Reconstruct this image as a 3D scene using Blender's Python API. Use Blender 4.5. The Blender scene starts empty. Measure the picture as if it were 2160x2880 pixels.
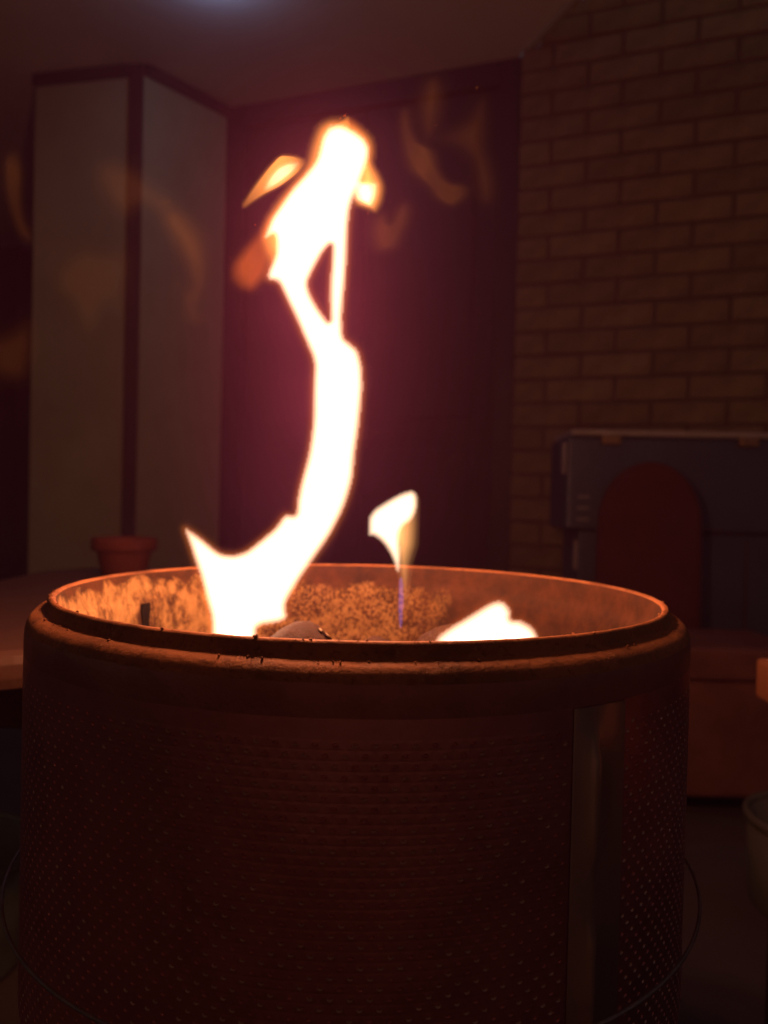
import bpy, bmesh, math, random
import numpy as np
from mathutils import Matrix, Vector, noise as mnoise

R = math.radians
random.seed(7)
scene = bpy.context.scene
COL = scene.collection

# ------------------------------------------------------------------ camera, night sky, exposure
EYE = Vector((0.0, 0.0, 0.75))
cam_data = bpy.data.cameras.new("camera")
cam_data.sensor_fit = 'VERTICAL'
cam_data.sensor_height = 36.0
cam_data.lens = 36.0 * 2163.0 / 2880.0
cam_data.clip_start = 0.02
cam_data.clip_end = 200.0
cam_data.dof.use_dof = True
cam_data.dof.focus_distance = 0.44
cam_data.dof.aperture_fstop = 6.5
cam = bpy.data.objects.new("camera", cam_data)
COL.objects.link(cam)
cam.matrix_world = (Matrix.Translation(EYE) @ Matrix.Rotation(R(90.0) - math.atan(35.0 / 2163.0), 4, 'X')
                    @ Matrix.Rotation(R(1.35), 4, 'Z'))
scene.camera = cam

world = bpy.data.worlds.new("World")
scene.world = world
world.use_nodes = True
wn = world.node_tree
sky = wn.nodes.new('ShaderNodeTexSky')
sky.sky_type = 'NISHITA'
sky.sun_disc = False
sky.sun_elevation = R(-1.0)
sky.sun_rotation = R(200.0)
wn.links.new(sky.outputs[0], wn.nodes['Background'].inputs['Color'])
wn.nodes['Background'].inputs['Strength'].default_value = 0.15

scene.view_settings.view_transform = 'Standard'
scene.view_settings.look = 'None'
scene.view_settings.exposure = 0.0
scene.view_settings.gamma = 1.0
scene.render.engine = 'CYCLES'
scene.cycles.max_bounces = 6
scene.cycles.volume_bounces = 0
scene.cycles.sample_clamp_indirect = 0.4
scene.cycles.sample_clamp_direct = 5.5
scene.cycles.volume_step_rate = 3.0
scene.cycles.volume_max_steps = 64
scene.cycles.use_denoising = True

FIRE = 1.18         # overall power of the fire's light
FIRE_COLOUR = (1.0, 0.325, 0.145)

# ------------------------------------------------------------------ helpers
def tag(o, label=None, cat=None, group=None, kind=None):
    if label: o["label"] = label
    if cat: o["category"] = cat
    if group: o["group"] = group
    if kind: o["kind"] = kind
    return o

def empty(name, loc=(0, 0, 0), rz=0.0):
    o = bpy.data.objects.new(name, None)
    o.empty_display_size = 0.05
    o.location = loc
    o.rotation_euler = (0, 0, rz)
    COL.objects.link(o)
    return o

def link_mesh(name, me, mat=None, parent=None, loc=None, rz=None, smooth=False):
    o = bpy.data.objects.new(name, me)
    COL.objects.link(o)
    if mat is not None and len(me.materials) == 0:
        me.materials.append(mat)
    if parent is not None:
        o.parent = parent
    if loc is not None:
        o.location = loc
    if rz is not None:
        o.rotation_euler = (0, 0, rz)
    if smooth:
        me.polygons.foreach_set('use_smooth', [True] * len(me.polygons))
    return o

def pydata(name, verts, faces):
    me = bpy.data.meshes.new(name)
    me.from_pydata(verts, [], faces)
    me.validate()
    me.update()
    return me

def box_mesh(name, x0, x1, y0, y1, z0, z1, bevel=0.0, seg=1):
    bm = bmesh.new()
    bmesh.ops.create_cube(bm, size=1.0)
    for v in bm.verts:
        v.co.x = x0 if v.co.x < 0 else x1
        v.co.y = y0 if v.co.y < 0 else y1
        v.co.z = z0 if v.co.z < 0 else z1
    if bevel > 0:
        bmesh.ops.bevel(bm, geom=bm.edges[:], offset=bevel, segments=seg, affect='EDGES', profile=0.5)
    me = bpy.data.meshes.new(name)
    bm.to_mesh(me)
    bm.free()
    return me

def prism_mesh(name, pts, z0, z1):
    """closed vertical prism over a counter-clockwise outline"""
    n = len(pts)
    v = [(x, y, z0) for x, y in pts] + [(x, y, z1) for x, y in pts]
    f = [tuple(range(n - 1, -1, -1)), tuple(range(n, 2 * n))]
    for i in range(n):
        j = (i + 1) % n
        f.append((i, j, n + j, n + i))
    return pydata(name, v, f)

def lathe_mesh(name, prof, seg=96, closed=False, jitter=None):
    """prof = [(r, z)...] turned about z; jitter(angle, i, r, z) -> (r, z)"""
    v, f = [], []
    n = len(prof)
    for s in range(seg):
        a = 2 * math.pi * s / seg
        ca, sa = math.cos(a), math.sin(a)
        for i, (r, z) in enumerate(prof):
            if jitter:
                r, z = jitter(a, i, r, z)
            v.append((r * sa, -r * ca, z))
    for s in range(seg):
        t = (s + 1) % seg
        for i in range(n if closed else n - 1):
            j = (i + 1) % n
            f.append((s * n + i, t * n + i, t * n + j, s * n + j))
    me = pydata(name, v, f)
    me.polygons.foreach_set('use_smooth', [True] * len(me.polygons))
    return me

# ------------------------------------------------------------------ materials
def material(name):
    m = bpy.data.materials.new(name)
    m.use_nodes = True
    nt = m.node_tree
    return m, nt, nt.nodes['Principled BSDF']

def ramp(nt, src, stops):
    n = nt.nodes.new('ShaderNodeValToRGB')
    e = n.color_ramp.elements
    while len(e) > 1:
        e.remove(e[0])
    e[0].position, e[0].color = stops[0][0], tuple(stops[0][1]) + (1,)
    for p, c in stops[1:]:
        k = e.new(p)
        k.color = tuple(c) + (1,)
    nt.links.new(src, n.inputs[0])
    return n.outputs[0]

def noise_tex(nt, scale, detail=4.0, rough=0.6, vec=None, distort=0.0):
    n = nt.nodes.new('ShaderNodeTexNoise')
    n.inputs['Scale'].default_value = scale
    n.inputs['Detail'].default_value = detail
    n.inputs['Roughness'].default_value = rough
    n.inputs['Distortion'].default_value = distort
    if vec is not None:
        nt.links.new(vec, n.inputs['Vector'])
    return n.outputs['Fac']

def coords(nt, scale=(1, 1, 1)):
    t = nt.nodes.new('ShaderNodeTexCoord')
    m = nt.nodes.new('ShaderNodeMapping')
    m.inputs['Scale'].default_value = scale
    nt.links.new(t.outputs['Object'], m.inputs['Vector'])
    return m.outputs[0]

def bump(nt, bsdf, height, strength, dist):
    b = nt.nodes.new('ShaderNodeBump')
    b.inputs['Strength'].default_value = strength
    b.inputs['Distance'].default_value = dist
    nt.links.new(height, b.inputs['Height'])
    nt.links.new(b.outputs[0], bsdf.inputs['Normal'])

def math_node(nt, op, a, b=None, clamp=False):
    n = nt.nodes.new('ShaderNodeMath')
    n.operation = op
    n.use_clamp = clamp
    for i, s in enumerate((a, b)):
        if s is None: continue
        if isinstance(s, (int, float)): n.inputs[i].default_value = s
        else: nt.links.new(s, n.inputs[i])
    return n.outputs[0]

def mix_col(nt, fac, a, b):
    n = nt.nodes.new('ShaderNodeMix')
    n.data_type = 'RGBA'
    if isinstance(fac, (int, float)): n.inputs[0].default_value = fac
    else: nt.links.new(fac, n.inputs[0])
    for i, s in ((6, a), (7, b)):
        if isinstance(s, tuple): n.inputs[i].default_value = s + (1,)
        else: nt.links.new(s, n.inputs[i])
    return n.outputs[2]

def mottled(name, c1, c2, scale=6.0, rough=0.75, metal=0.0, bump_s=0.25, bump_d=0.002, fine=None, per_object=0.0, spec=0.5):
    m, nt, b = material(name)
    v = coords(nt)
    n1 = noise_tex(nt, scale, 6, 0.65, v)
    colr = ramp(nt, n1, [(0.3, c1), (0.7, c2)])
    if per_object:
        oi = nt.nodes.new('ShaderNodeObjectInfo')
        hs = nt.nodes.new('ShaderNodeHueSaturation')
        nt.links.new(math_node(nt, 'ADD', math_node(nt, 'MULTIPLY', oi.outputs['Random'], 2 * per_object), 1 - per_object), hs.inputs['Value'])
        nt.links.new(colr, hs.inputs['Color'])
        colr = hs.outputs[0]
    nt.links.new(colr, b.inputs['Base Color'])
    b.inputs['Roughness'].default_value = rough
    b.inputs['Metallic'].default_value = metal
    b.inputs['Specular IOR Level'].default_value = spec
    h = noise_tex(nt, fine or scale * 12, 5, 0.7, v)
    bump(nt, b, h, bump_s, bump_d)
    return m

M = {}
M['plaster'] = mottled('plaster', (0.31, 0.31, 0.165), (0.40, 0.40, 0.22), 2.5, 0.85, bump_s=0.15)
M['ceiling'] = mottled('ceiling_board', (0.56, 0.57, 0.49), (0.66, 0.67, 0.58), 1.7, 0.8, bump_s=0.1)
M['dark_trim'] = mottled('dark_trim', (0.045, 0.028, 0.022), (0.075, 0.045, 0.035), 9, 0.6)
M['door_frame'] = mottled('dark_door_frame', (0.016, 0.009, 0.008), (0.026, 0.014, 0.012), 14, 0.5)
M['curtain'] = mottled('dark_curtain', (0.10, 0.05, 0.045), (0.14, 0.07, 0.06), 3, 0.95, bump_s=0.1)
M['brick'] = mottled('brick', (0.145, 0.112, 0.05), (0.26, 0.195, 0.09), 11, 0.92, bump_s=0.5, bump_d=0.004, fine=90, per_object=0.16, spec=0.2)
M['mortar'] = mottled('mortar', (0.10, 0.07, 0.05), (0.15, 0.105, 0.075), 30, 0.95, bump_s=0.5, spec=0.1)
M['floor'] = mottled('concrete', (0.07, 0.055, 0.06), (0.13, 0.105, 0.11), 3, 0.85, bump_s=0.4)
M['fence'] = mottled('fence_timber', (0.03, 0.02, 0.016), (0.055, 0.038, 0.03), 7, 0.9)
M['pot'] = mottled('terracotta', (0.10, 0.022, 0.016), (0.15, 0.036, 0.026), 20, 0.85)
M['tub'] = mottled('brown_red_cloth', (0.15, 0.055, 0.04), (0.28, 0.11, 0.08), 7, 0.9)
M['red_cloth'] = mottled('dark_red_cloth', (0.07, 0.016, 0.012), (0.10, 0.024, 0.018), 9, 0.9)
M['soil'] = mottled('soil', (0.04, 0.025, 0.018), (0.09, 0.06, 0.04), 60, 0.95, bump_s=1.0, bump_d=0.01)
M['stool'] = mottled('stool_wood', (0.075, 0.036, 0.024), (0.125, 0.062, 0.042), 9, 0.6)
M['stool_side'] = mottled('stool_side', (0.10, 0.045, 0.035), (0.15, 0.07, 0.055), 9, 0.75)
M['blue_steel'] = mottled('blue_grey_steel', (0.05, 0.075, 0.125), (0.075, 0.105, 0.155), 5, 0.48, metal=0.35, bump_s=0.06)
M['soot'] = mottled('soot', (0.006, 0.005, 0.005), (0.014, 0.01, 0.009), 40, 0.95, spec=0.1)
M['dark_door'] = mottled('dark_door', (0.020, 0.009, 0.008), (0.034, 0.014, 0.012), 5, 0.6, bump_s=0.2)
M['pale_strip'] = mottled('pale_strip', (0.34, 0.32, 0.28), (0.46, 0.43, 0.37), 14, 0.5)
M['catch'] = mottled('brassy_catch', (0.22, 0.14, 0.07), (0.32, 0.21, 0.10), 30, 0.45, metal=0.6)
M['vent'] = mottled('vent_slat', (0.28, 0.30, 0.33), (0.36, 0.38, 0.41), 30, 0.5, metal=0.4)
M['arm_wood'] = mottled('arm_wood', (0.34, 0.13, 0.05), (0.48, 0.20, 0.085), 16, 0.55)
M['navy'] = mottled('navy_cloth', (0.018, 0.018, 0.04), (0.03, 0.03, 0.06), 40, 0.95)
M['pale_plastic'] = mottled('pale_plastic', (0.13, 0.13, 0.105), (0.18, 0.175, 0.14), 6, 0.5)
M['green_plastic'] = mottled('greenish_plastic', (0.20, 0.22, 0.17), (0.27, 0.29, 0.22), 6, 0.55)
M['white_metal'] = mottled('white_metal', (0.55, 0.55, 0.56), (0.65, 0.65, 0.66), 8, 0.5)
M['dark_steel'] = mottled('dark_steel', (0.05, 0.035, 0.03), (0.10, 0.06, 0.045), 30, 0.55, metal=0.7)
M['coal'] = mottled('charcoal', (0.022, 0.008, 0.004), (0.06, 0.024, 0.011), 45, 0.9, bump_s=0.8, bump_d=0.003, fine=260)
M['ash'] = mottled('ash', (0.16, 0.13, 0.11), (0.42, 0.36, 0.30), 60, 0.95, bump_s=1.0, bump_d=0.004)

def rust_metal(name, base, rust, light, metal=0.35, rough=0.6, amount=0.55):
    m, nt, b = material(name)
    v = coords(nt)
    big = noise_tex(nt, 13, 6, 0.7, v, 0.4)
    fine = noise_tex(nt, 190, 5, 0.75, v)
    c = ramp(nt, big, [(0.36, base), (amount, rust)])
    sp = ramp(nt, fine, [(0.60, (0, 0, 0)), (0.68, (1, 1, 1))])
    c = mix_col(nt, math_node(nt, 'MULTIPLY', sp, 0.55), c, light)
    dk = ramp(nt, noise_tex(nt, 240, 5, 0.75, v), [(0.36, (1, 1, 1)), (0.46, (0, 0, 0))])
    c = mix_col(nt, math_node(nt, 'MULTIPLY', dk, 0.5), c, tuple(x * 0.3 for x in base))
    nt.links.new(c, b.inputs['Base Color'])
    b.inputs['Metallic'].default_value = metal
    rr = ramp(nt, big, [(0.3, (rough - 0.15,) * 3), (0.7, (rough + 0.2,) * 3)])
    nt.links.new(rr, b.inputs['Roughness'])
    bump(nt, b, math_node(nt, 'ADD', fine, math_node(nt, 'MULTIPLY', big, 0.6)), 0.6, 0.0016)
    return m

M['rim'] = rust_metal('rusty_rim', (0.17, 0.072, 0.032), (0.38, 0.16, 0.062), (0.58, 0.32, 0.14), 0.25, 0.62)
M['sheet'] = mottled('sooty_sheet', (0.46, 0.205, 0.21), (0.66, 0.31, 0.31), 22, 0.40, metal=0.9, bump_s=0.05, fine=120)
M['soot_shade'] = mottled('shaded_shoulder', (0.28, 0.125, 0.115), (0.44, 0.20, 0.185), 30, 0.42, metal=0.6, bump_s=0.2)  # darker than the wall steel; shade is put into the shoulder colour
M['glint_edge'] = mottled('glint_hole_edge', (0.50, 0.38, 0.32), (0.75, 0.62, 0.54), 160, 0.42, metal=0.95)  # pale metal colour puts glints on the hole edges

def liner_material():
    """inside of the drum: rust with flaking pale ash low down, streaky at the left, smoother at the right"""
    m, nt, b = material('ashy_liner')
    v = coords(nt)
    vs = coords(nt, (1, 1, 0.6))
    sep = nt.nodes.new('ShaderNodeSeparateXYZ')
    nt.links.new(v, sep.inputs[0])
    x, y, z = sep.outputs
    speck = noise_tex(nt, 330, 5, 0.75, v)
    streak = noise_tex(nt, 120, 7, 0.8, vs, 0.2)
    patch = noise_tex(nt, 17, 5, 0.65, v, 0.5)
    rust = ramp(nt, noise_tex(nt, 40, 6, 0.7, v), [(0.35, (0.028, 0.0095, 0.0035)), (0.65, (0.080, 0.027, 0.009))])
    # wear height line (object z = 0 at the lip) and side-to-side wear
    zz = math_node(nt, 'ADD', math_node(nt, 'MULTIPLY', z, -60.0), math_node(nt, 'MULTIPLY', math_node(nt, 'SUBTRACT', patch, 0.5), 3.2))
    lf = math_node(nt, 'MULTIPLY', math_node(nt, 'SUBTRACT', -0.09, x), 14.0, True)
    zone = math_node(nt, 'SUBTRACT', math_node(nt, 'ADD', zz, math_node(nt, 'MULTIPLY', lf, 0.75)), 1.15, False)
    zone = math_node(nt, 'MULTIPLY', zone, 3.0, True)
    right = math_node(nt, 'MULTIPLY', math_node(nt, 'SUBTRACT', math_node(nt, 'ADD', 0.085, math_node(nt, 'MULTIPLY', math_node(nt, 'SUBTRACT', patch, 0.5), 0.16)), x), 28.0, True)
    left = math_node(nt, 'MULTIPLY', math_node(nt, 'SUBTRACT', -0.105, x), 30.0, True)
    a_speck = ramp(nt, math_node(nt, 'ADD', math_node(nt, 'MULTIPLY', speck, 0.75), math_node(nt, 'MULTIPLY', patch, 0.25)), [(0.465, (0, 0, 0)), (0.535, (1, 1, 1))])
    a_str = ramp(nt, math_node(nt, 'ADD', math_node(nt, 'MULTIPLY', streak, 0.55), math_node(nt, 'MULTIPLY', patch, 0.45)), [(0.40, (0, 0, 0)), (0.53, (1, 1, 1))])
    a = mix_col(nt, left, a_speck, a_str)
    fac = math_node(nt, 'MULTIPLY', math_node(nt, 'MULTIPLY', zone, right), a)
    ashc = ramp(nt, streak, [(0.3, (0.17, 0.09, 0.033)), (0.7, (0.42, 0.255, 0.095))])
    c = mix_col(nt, fac, rust, ashc)
    nt.links.new(c, b.inputs['Base Color'])
    b.inputs['Roughness'].default_value = 0.72
    b.inputs['Specular IOR Level'].default_value = 0.3
    bump(nt, b, math_node(nt, 'ADD', speck, fac), 0.5, 0.0012)
    return m
M['liner'] = liner_material()

def glass_material():
    m, nt, b = material('door_glass')
    nt.nodes.remove(b)
    out = nt.nodes['Material Output']
    tr = nt.nodes.new('ShaderNodeBsdfTransparent')
    tr.inputs[0].default_value = (0.72, 0.70, 0.70, 1)
    gl = nt.nodes.new('ShaderNodeBsdfGlossy')
    gl.inputs['Roughness'].default_value = 0.06
    fr = nt.nodes.new('ShaderNodeFresnel')
    fr.inputs[0].default_value = 1.45
    mx = nt.nodes.new('ShaderNodeMixShader')
    nt.links.new(fr.outputs[0], mx.inputs[0])
    nt.links.new(tr.outputs[0], mx.inputs[1])
    nt.links.new(gl.outputs[0], mx.inputs[2])
    nt.links.new(mx.outputs[0], out.inputs['Surface'])
    return m
M['glass'] = glass_material()

def flame_material(name, colour, strength):
    """glowing gas: light given off along the depth of the flame, so thin edges read orange and the thick core white"""
    m = bpy.data.materials.new(name)
    m.use_nodes = True
    nt = m.node_tree
    nt.nodes.remove(nt.nodes['Principled BSDF'])
    em = nt.nodes.new('ShaderNodeEmission')
    em.inputs['Color'].default_value = tuple(colour) + (1,)
    em.inputs['Strength'].default_value = strength
    nt.links.new(em.outputs[0], nt.nodes['Material Output'].inputs['Volume'])
    return m

# ------------------------------------------------------------------ the setting
# house wall runs 20 degrees off the picture plane; its brick end starts at WALL0
TH = R(20.0)
WALL0 = Vector((0.463, 2.82, 0.0))
WD = Vector((math.cos(TH), -math.sin(TH), 0))          # along the wall, to the right
WN = Vector((-math.sin(TH), -math.cos(TH), 0))         # out of the wall, towards the fire
CEIL = 2.392

ground = link_mesh('ground', box_mesh('ground', -12, 12, -12, 12, -0.2, 0.0), M['floor'])
tag(ground, 'dark concrete patio floor', 'floor', kind='structure')

cp = [(-5.0, -2.0), (WALL0.x - WN.x * 0.02 + WN.x * 4.9, WALL0.y + WN.y * 4.9), (WALL0.x, WALL0.y), (WALL0.x, 5.6), (-5.0, 5.6)]
cp[1] = (WALL0.x - WN.x * 4.9, WALL0.y + WN.y * 4.9)
ceiling = link_mesh('ceiling', prism_mesh('ceiling', cp, CEIL, CEIL + 0.06), M['ceiling'])
tag(ceiling, 'pale flat patio ceiling', 'ceiling', kind='structure')

# edge board along the open side of the ceiling
fas = empty('fascia_board', (WALL0.x, WALL0.y, CEIL), math.atan2(-WN.x * -1, 1) * 0)
fa = Vector((-WN.x, WN.y, 0))
ang = math.atan2(fa.y, fa.x)
fas.rotation_euler = (0, 0, ang)
tag(fas, 'narrow fascia board along the open edge of the patio ceiling', 'fascia')
link_mesh('board', box_mesh('fascia', 0.02, 4.8, 0.002, 0.022, -0.012, 0.10, 0.002), M['plaster'], fas)
for t in (0.05, 0.33, 0.9, 1.5):
    link_mesh('bracket', box_mesh('bracket', t, t + 0.03, 0.0225, 0.034, -0.02, 0.06, 0.002), M['vent'], fas)

# brick wall: every brick its own piece, mortar slab recessed behind
bw = empty('brick_wall', (WALL0.x, WALL0.y, 0), -TH)
tag(bw, 'fire-lit reddish brown brick wall right of the dark doorway', 'wall')
link_mesh('mortar', box_mesh('mortar', 0.004, 2.2, 0.009, 0.20, 0.0, 2.95), M['mortar'], bw)
PITCH_Z, PITCH_X = 0.0859, 0.2415
def brick_mesh(name, L, seed):
    rnd = random.Random(seed)
    H, D, c = PITCH_Z - 0.0105, 0.05, 0.0035
    j = lambda s=0.0011: rnd.uniform(-s, s)
    v = []
    for (x, z) in ((0, 0), (L, 0), (L, H), (0, H)):
        v.append((x + j(), D, z + j()))
    for (x, z) in ((0, 0), (L, 0), (L, H), (0, H)):
        v.append((x + j(), c + j(), z + j()))
    for (x, z) in ((c, c), (L - c, c), (L - c, H - c), (c, H - c)):
        v.append((x + j(), j(0.0008), z + j()))
    f = [(8, 9, 10, 11)]
    for i in range(4):
        k = (i + 1) % 4
        f.append((4 + i, 4 + k, 8 + k, 8 + i))
        f.append((i, k, 4 + k, 4 + i))
    f.append((3, 2, 1, 0))
    me = pydata(name, v, f)
    me.materials.append(M['brick'])
    return me
full = [brick_mesh('brick', PITCH_X - 0.0105, s) for s in range(6)]
half = [brick_mesh('half_brick', PITCH_X * 0.5 - 0.0145, s + 20) for s in range(3)]
z0 = 1.111 - 12 * PITCH_Z
for k in range(-1, 22):
    z = z0 + k * PITCH_Z
    if z < 0: continue
    short_first = (k % 2 == 0)
    x = 0.0
    i = 0
    while x < 1.75:
        first = (i == 0 and short_first)
        me = random.choice(half if first else full)
        b = link_mesh('brick', me, None, bw)
        b.location = (x + random.uniform(-0.0012, 0.0012), random.uniform(-0.002, 0.002), z + 0.005)
        b.rotation_euler = (random.uniform(-0.006, 0.006), random.uniform(-0.004, 0.004), random.uniform(-0.008, 0.008))
        x += (PITCH_X * 0.5 - 0.004) if first else PITCH_X
        i += 1
# rest of the height, beyond what can be told apart
zt = z0 + 22 * PITCH_Z
link_mesh('brick_top', box_mesh('brick_top', 0.0, 2.2, 0.002, 0.22, 2.951, 3.05), M['brick'], bw)
for k in range(22, 22 + int((2.94 - zt) / PITCH_Z)):
    z = z0 + k * PITCH_Z
    short_first = (k % 2 == 0)
    x, i = 0.0, 0
    while x < 1.2:
        first = (i == 0 and short_first)
        b = link_mesh('brick', random.choice(half if first else full), None, bw)
        b.location = (x, random.uniform(-0.002, 0.002), z + 0.005)
        x += (PITCH_X * 0.5 - 0.004) if first else PITCH_X
        i += 1

# dark double door between the painted pier and the bricks (wall coordinates, t runs 0 .. -1.3)
dw = empty('double_door', (WALL0.x, WALL0.y, 0), -TH)
tag(dw, 'dark brown double door between the pale pier and the brick wall', 'door')
link_mesh('jamb', box_mesh('jamb', -0.085, -0.003, 0.03, 0.13, 0, CEIL - 0.003, 0.003), M['door_frame'], dw)
link_mesh('jamb', box_mesh('jamb', -1.31, -1.16, 0.03, 0.13, 0, CEIL - 0.003, 0.003), M['door_frame'], dw)
link_mesh('head', box_mesh('head', -1.159, -0.086, 0.03, 0.13, CEIL - 0.09, CEIL - 0.003, 0.003), M['door_frame'], dw)
link_mesh('sill', box_mesh('sill', -1.159, -0.086, 0.02, 0.13, 0.0, 0.04, 0.003), M['door_frame'], dw)
for x0, x1 in ((-1.157, -0.625), (-0.621, -0.088)):
    leaf = link_mesh('leaf', box_mesh('leaf', x0, x1, 0.062, 0.10, 0.043, CEIL - 0.093, 0.002), M['dark_door'], dw)
    for z0_, z1_ in ((0.16, 0.95), (1.07, CEIL - 0.20)):
        link_mesh('panel', box_mesh('panel', x0 + 0.09, x1 - 0.09, 0.054, 0.0615, z0_, z1_, 0.004, 2), M['dark_door'], leaf)
h1 = link_mesh('handle', box_mesh('handle', -0.60, -0.48, 0.032, 0.046, 1.00, 1.02, 0.005, 2), M['dark_steel'], dw)
link_mesh('rose', box_mesh('rose', -0.612, -0.572, 0.0465, 0.0615, 0.985, 1.035, 0.004), M['dark_steel'], dw)

# painted pier with a dark corner strip and cornice
PC, PRt, PL = Vector((-0.955, 2.965)), Vector((-0.66, 3.33)), Vector((-1.415, 3.065))
back = PRt + (PL - PC)
pier = empty('wall_pier', (PC.x, PC.y, 0))
tag(pier, 'pale rendered wall pier with a dark corner strip left of the flame', 'wall')
loc = lambda p: (p.x - PC.x, p.y - PC.y)
link_mesh('render_face', prism_mesh('render_face', [loc(PC), loc(PRt), loc(back), loc(PL)], 0, CEIL - 0.002), M['plaster'], pier)
dl = (PL - PC).normalized(); dr = (PRt - PC).normalized()
nl = Vector((dl.y, -dl.x));  nl = nl if nl.y < 0 else -nl
nr = Vector((dr.y, -dr.x));  nr = nr if nr.y < 0 else -nr
def strip(name, a, b, n, th, z0, z1, mat, parent):
    q = [a, b, b + n * th, a + n * th]
    q = [loc(p) for p in q]
    area = sum(q[i][0] * q[(i + 1) % 4][1] - q[(i + 1) % 4][0] * q[i][1] for i in range(4))
    if area < 0: q = q[::-1]
    return link_mesh(name, prism_mesh(name, q, z0, z1), mat, parent)
strip('corner_strip', PC + dl * 0.001, PC + dl * 0.056, nl, 0.014, 0, CEIL - 0.004, M['dark_trim'], pier)
strip('cornice', PC + dl * 0.057, PL, nl, 0.02, CEIL - 0.045, CEIL - 0.003, M['dark_trim'], pier)
strip('cornice', PC, PRt, nr, 0.02, CEIL - 0.045, CEIL - 0.003, M['dark_trim'], pier)
# thin cap above the doorway under the ceiling
# timber fence in the dark beyond the pier, board by board
fe = empty('timber_fence', (-1.2, 5.2, 0), R(4))
tag(fe, 'dark paling fence in the shadow beyond the pier', 'fence')
fm = box_mesh('paling', 0, 0.138, 0, 0.018, 0, 2.34, 0.003)
fm.materials.append(M['fence'])
for i in range(30):
    p = link_mesh('paling', fm, None, fe)
    p.location = (-4.2 + i * 0.1405, random.uniform(-0.004, 0.004), random.uniform(-0.01, 0.01) + 0.02)
for z in (0.4, 1.6):
    link_mesh('rail', box_mesh('rail', -4.2, 0.2, 0.024, 0.06, z, z + 0.08), M['fence'], fe)

# ceiling light just at the upper edge of the view
cl = empty('ceiling_light', (-0.575, 2.40, CEIL))
tag(cl, 'round cool white ceiling light at the top edge', 'ceiling light')
link_mesh('base', lathe_mesh('lamp_base', [(0.0, -0.001), (0.068, -0.001), (0.071, -0.004), (0.071, -0.014), (0.067, -0.018), (0.0, -0.018)], 64), M['white_metal'], cl)
lm, nt, b = material('lamp_diffuser')
b.inputs['Base Color'].default_value = (0.8, 0.8, 0.82, 1)
b.inputs['Emission Color'].default_value = (0.42, 0.52, 1.0, 1)
b.inputs['Emission Strength'].default_value = 15.0
link_mesh('diffuser', lathe_mesh('lamp_dome', [(0.061, -0.019), (0.061, -0.05), (0.056, -0.064), (0.042, -0.073), (0.022, -0.078), (0.0, -0.079)], 64), lm, cl)

# added pale wall, unseen behind the viewer, throwing firelight onto the drum front
bounce = empty('bounce_wall', (0, -1.45, 0))
tag(bounce, 'added pale wall out of view that bounces firelight onto the drum', 'wall')
link_mesh('render_face', box_mesh('render_face', -3.2, 3.2, -0.12, 0.0, 0.0, 1.75, 0.01, 2), mottled('bounce_white', (0.74, 0.70, 0.64), (0.80, 0.77, 0.72), 3, 0.9), bounce)
link_mesh('coping', box_mesh('coping', -3.22, 3.22, -0.15, 0.03, 1.7505, 1.80, 0.008, 2), M['pale_strip'], bounce)

# ------------------------------------------------------------------ the fire drum
DX, DY, LIP = -0.0156, 0.600, 0.6798
drum = empty('fire_drum', (DX, DY, LIP))
tag(drum, 'rusty perforated steel washing machine drum used as a fire pit', 'fire pit')

def crust(a, i, r, z):
    n = mnoise.noise(Vector((math.cos(a) * 60, math.sin(a) * 60, i * 3.1)))
    n2 = mnoise.noise(Vector((math.cos(a) * 14, math.sin(a) * 14, i * 1.7 + 9)))
    k = 1.0 if i in (3, 4, 5, 6) else 0.45
    return r + (n * 0.00022 + n2 * 0.0003) * k, z + (n * 0.0002 + n2 * 0.00035) * k
rim_prof = [(0.2203, -0.0014), (0.2214, -0.0002), (0.2228, 0.0005), (0.2243, 0.0),
            (0.2254, -0.0014), (0.2258, -0.0054), (0.2262, -0.0070), (0.2275, -0.0078), (0.2300, -0.0084), (0.2325, -0.0094), (0.2346, -0.0108),
            (0.2364, -0.0128), (0.2378, -0.0152), (0.2386, -0.0176)]
rim = link_mesh('rim', lathe_mesh('rim', rim_prof, 640, False, crust), M['rim'], drum)
sh_prof = [(0.2385, -0.0172), (0.2390, -0.0200), (0.2393, -0.0235), (0.2394, -0.0270), (0.2394, -0.0337)]
link_mesh('shoulder', lathe_mesh('shoulder', sh_prof, 320), M['soot_shade'], drum)

liner_prof = [(0.2204, -0.0013), (0.2190, -0.006), (0.2168, -0.0195), (0.2136, -0.0255), (0.2120, -0.032), (0.2110, -0.06), (0.2100, -0.10), (0.2085, -0.15), (0.205, -0.176), (0.0, -0.178)]
lin = []
for i in range(len(liner_prof) - 1):
    (r0, z0_), (r1, z1_) = liner_prof[i], liner_prof[i + 1]
    for s in range(3):
        lin.append((r0 + (r1 - r0) * s / 3, z0_ + (z1_ - z0_) * s / 3))
lin.append((0.0005, -0.178))
liner = link_mesh('inner_liner', lathe_mesh('inner_liner', lin, 240), M['liner'], drum)

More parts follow.
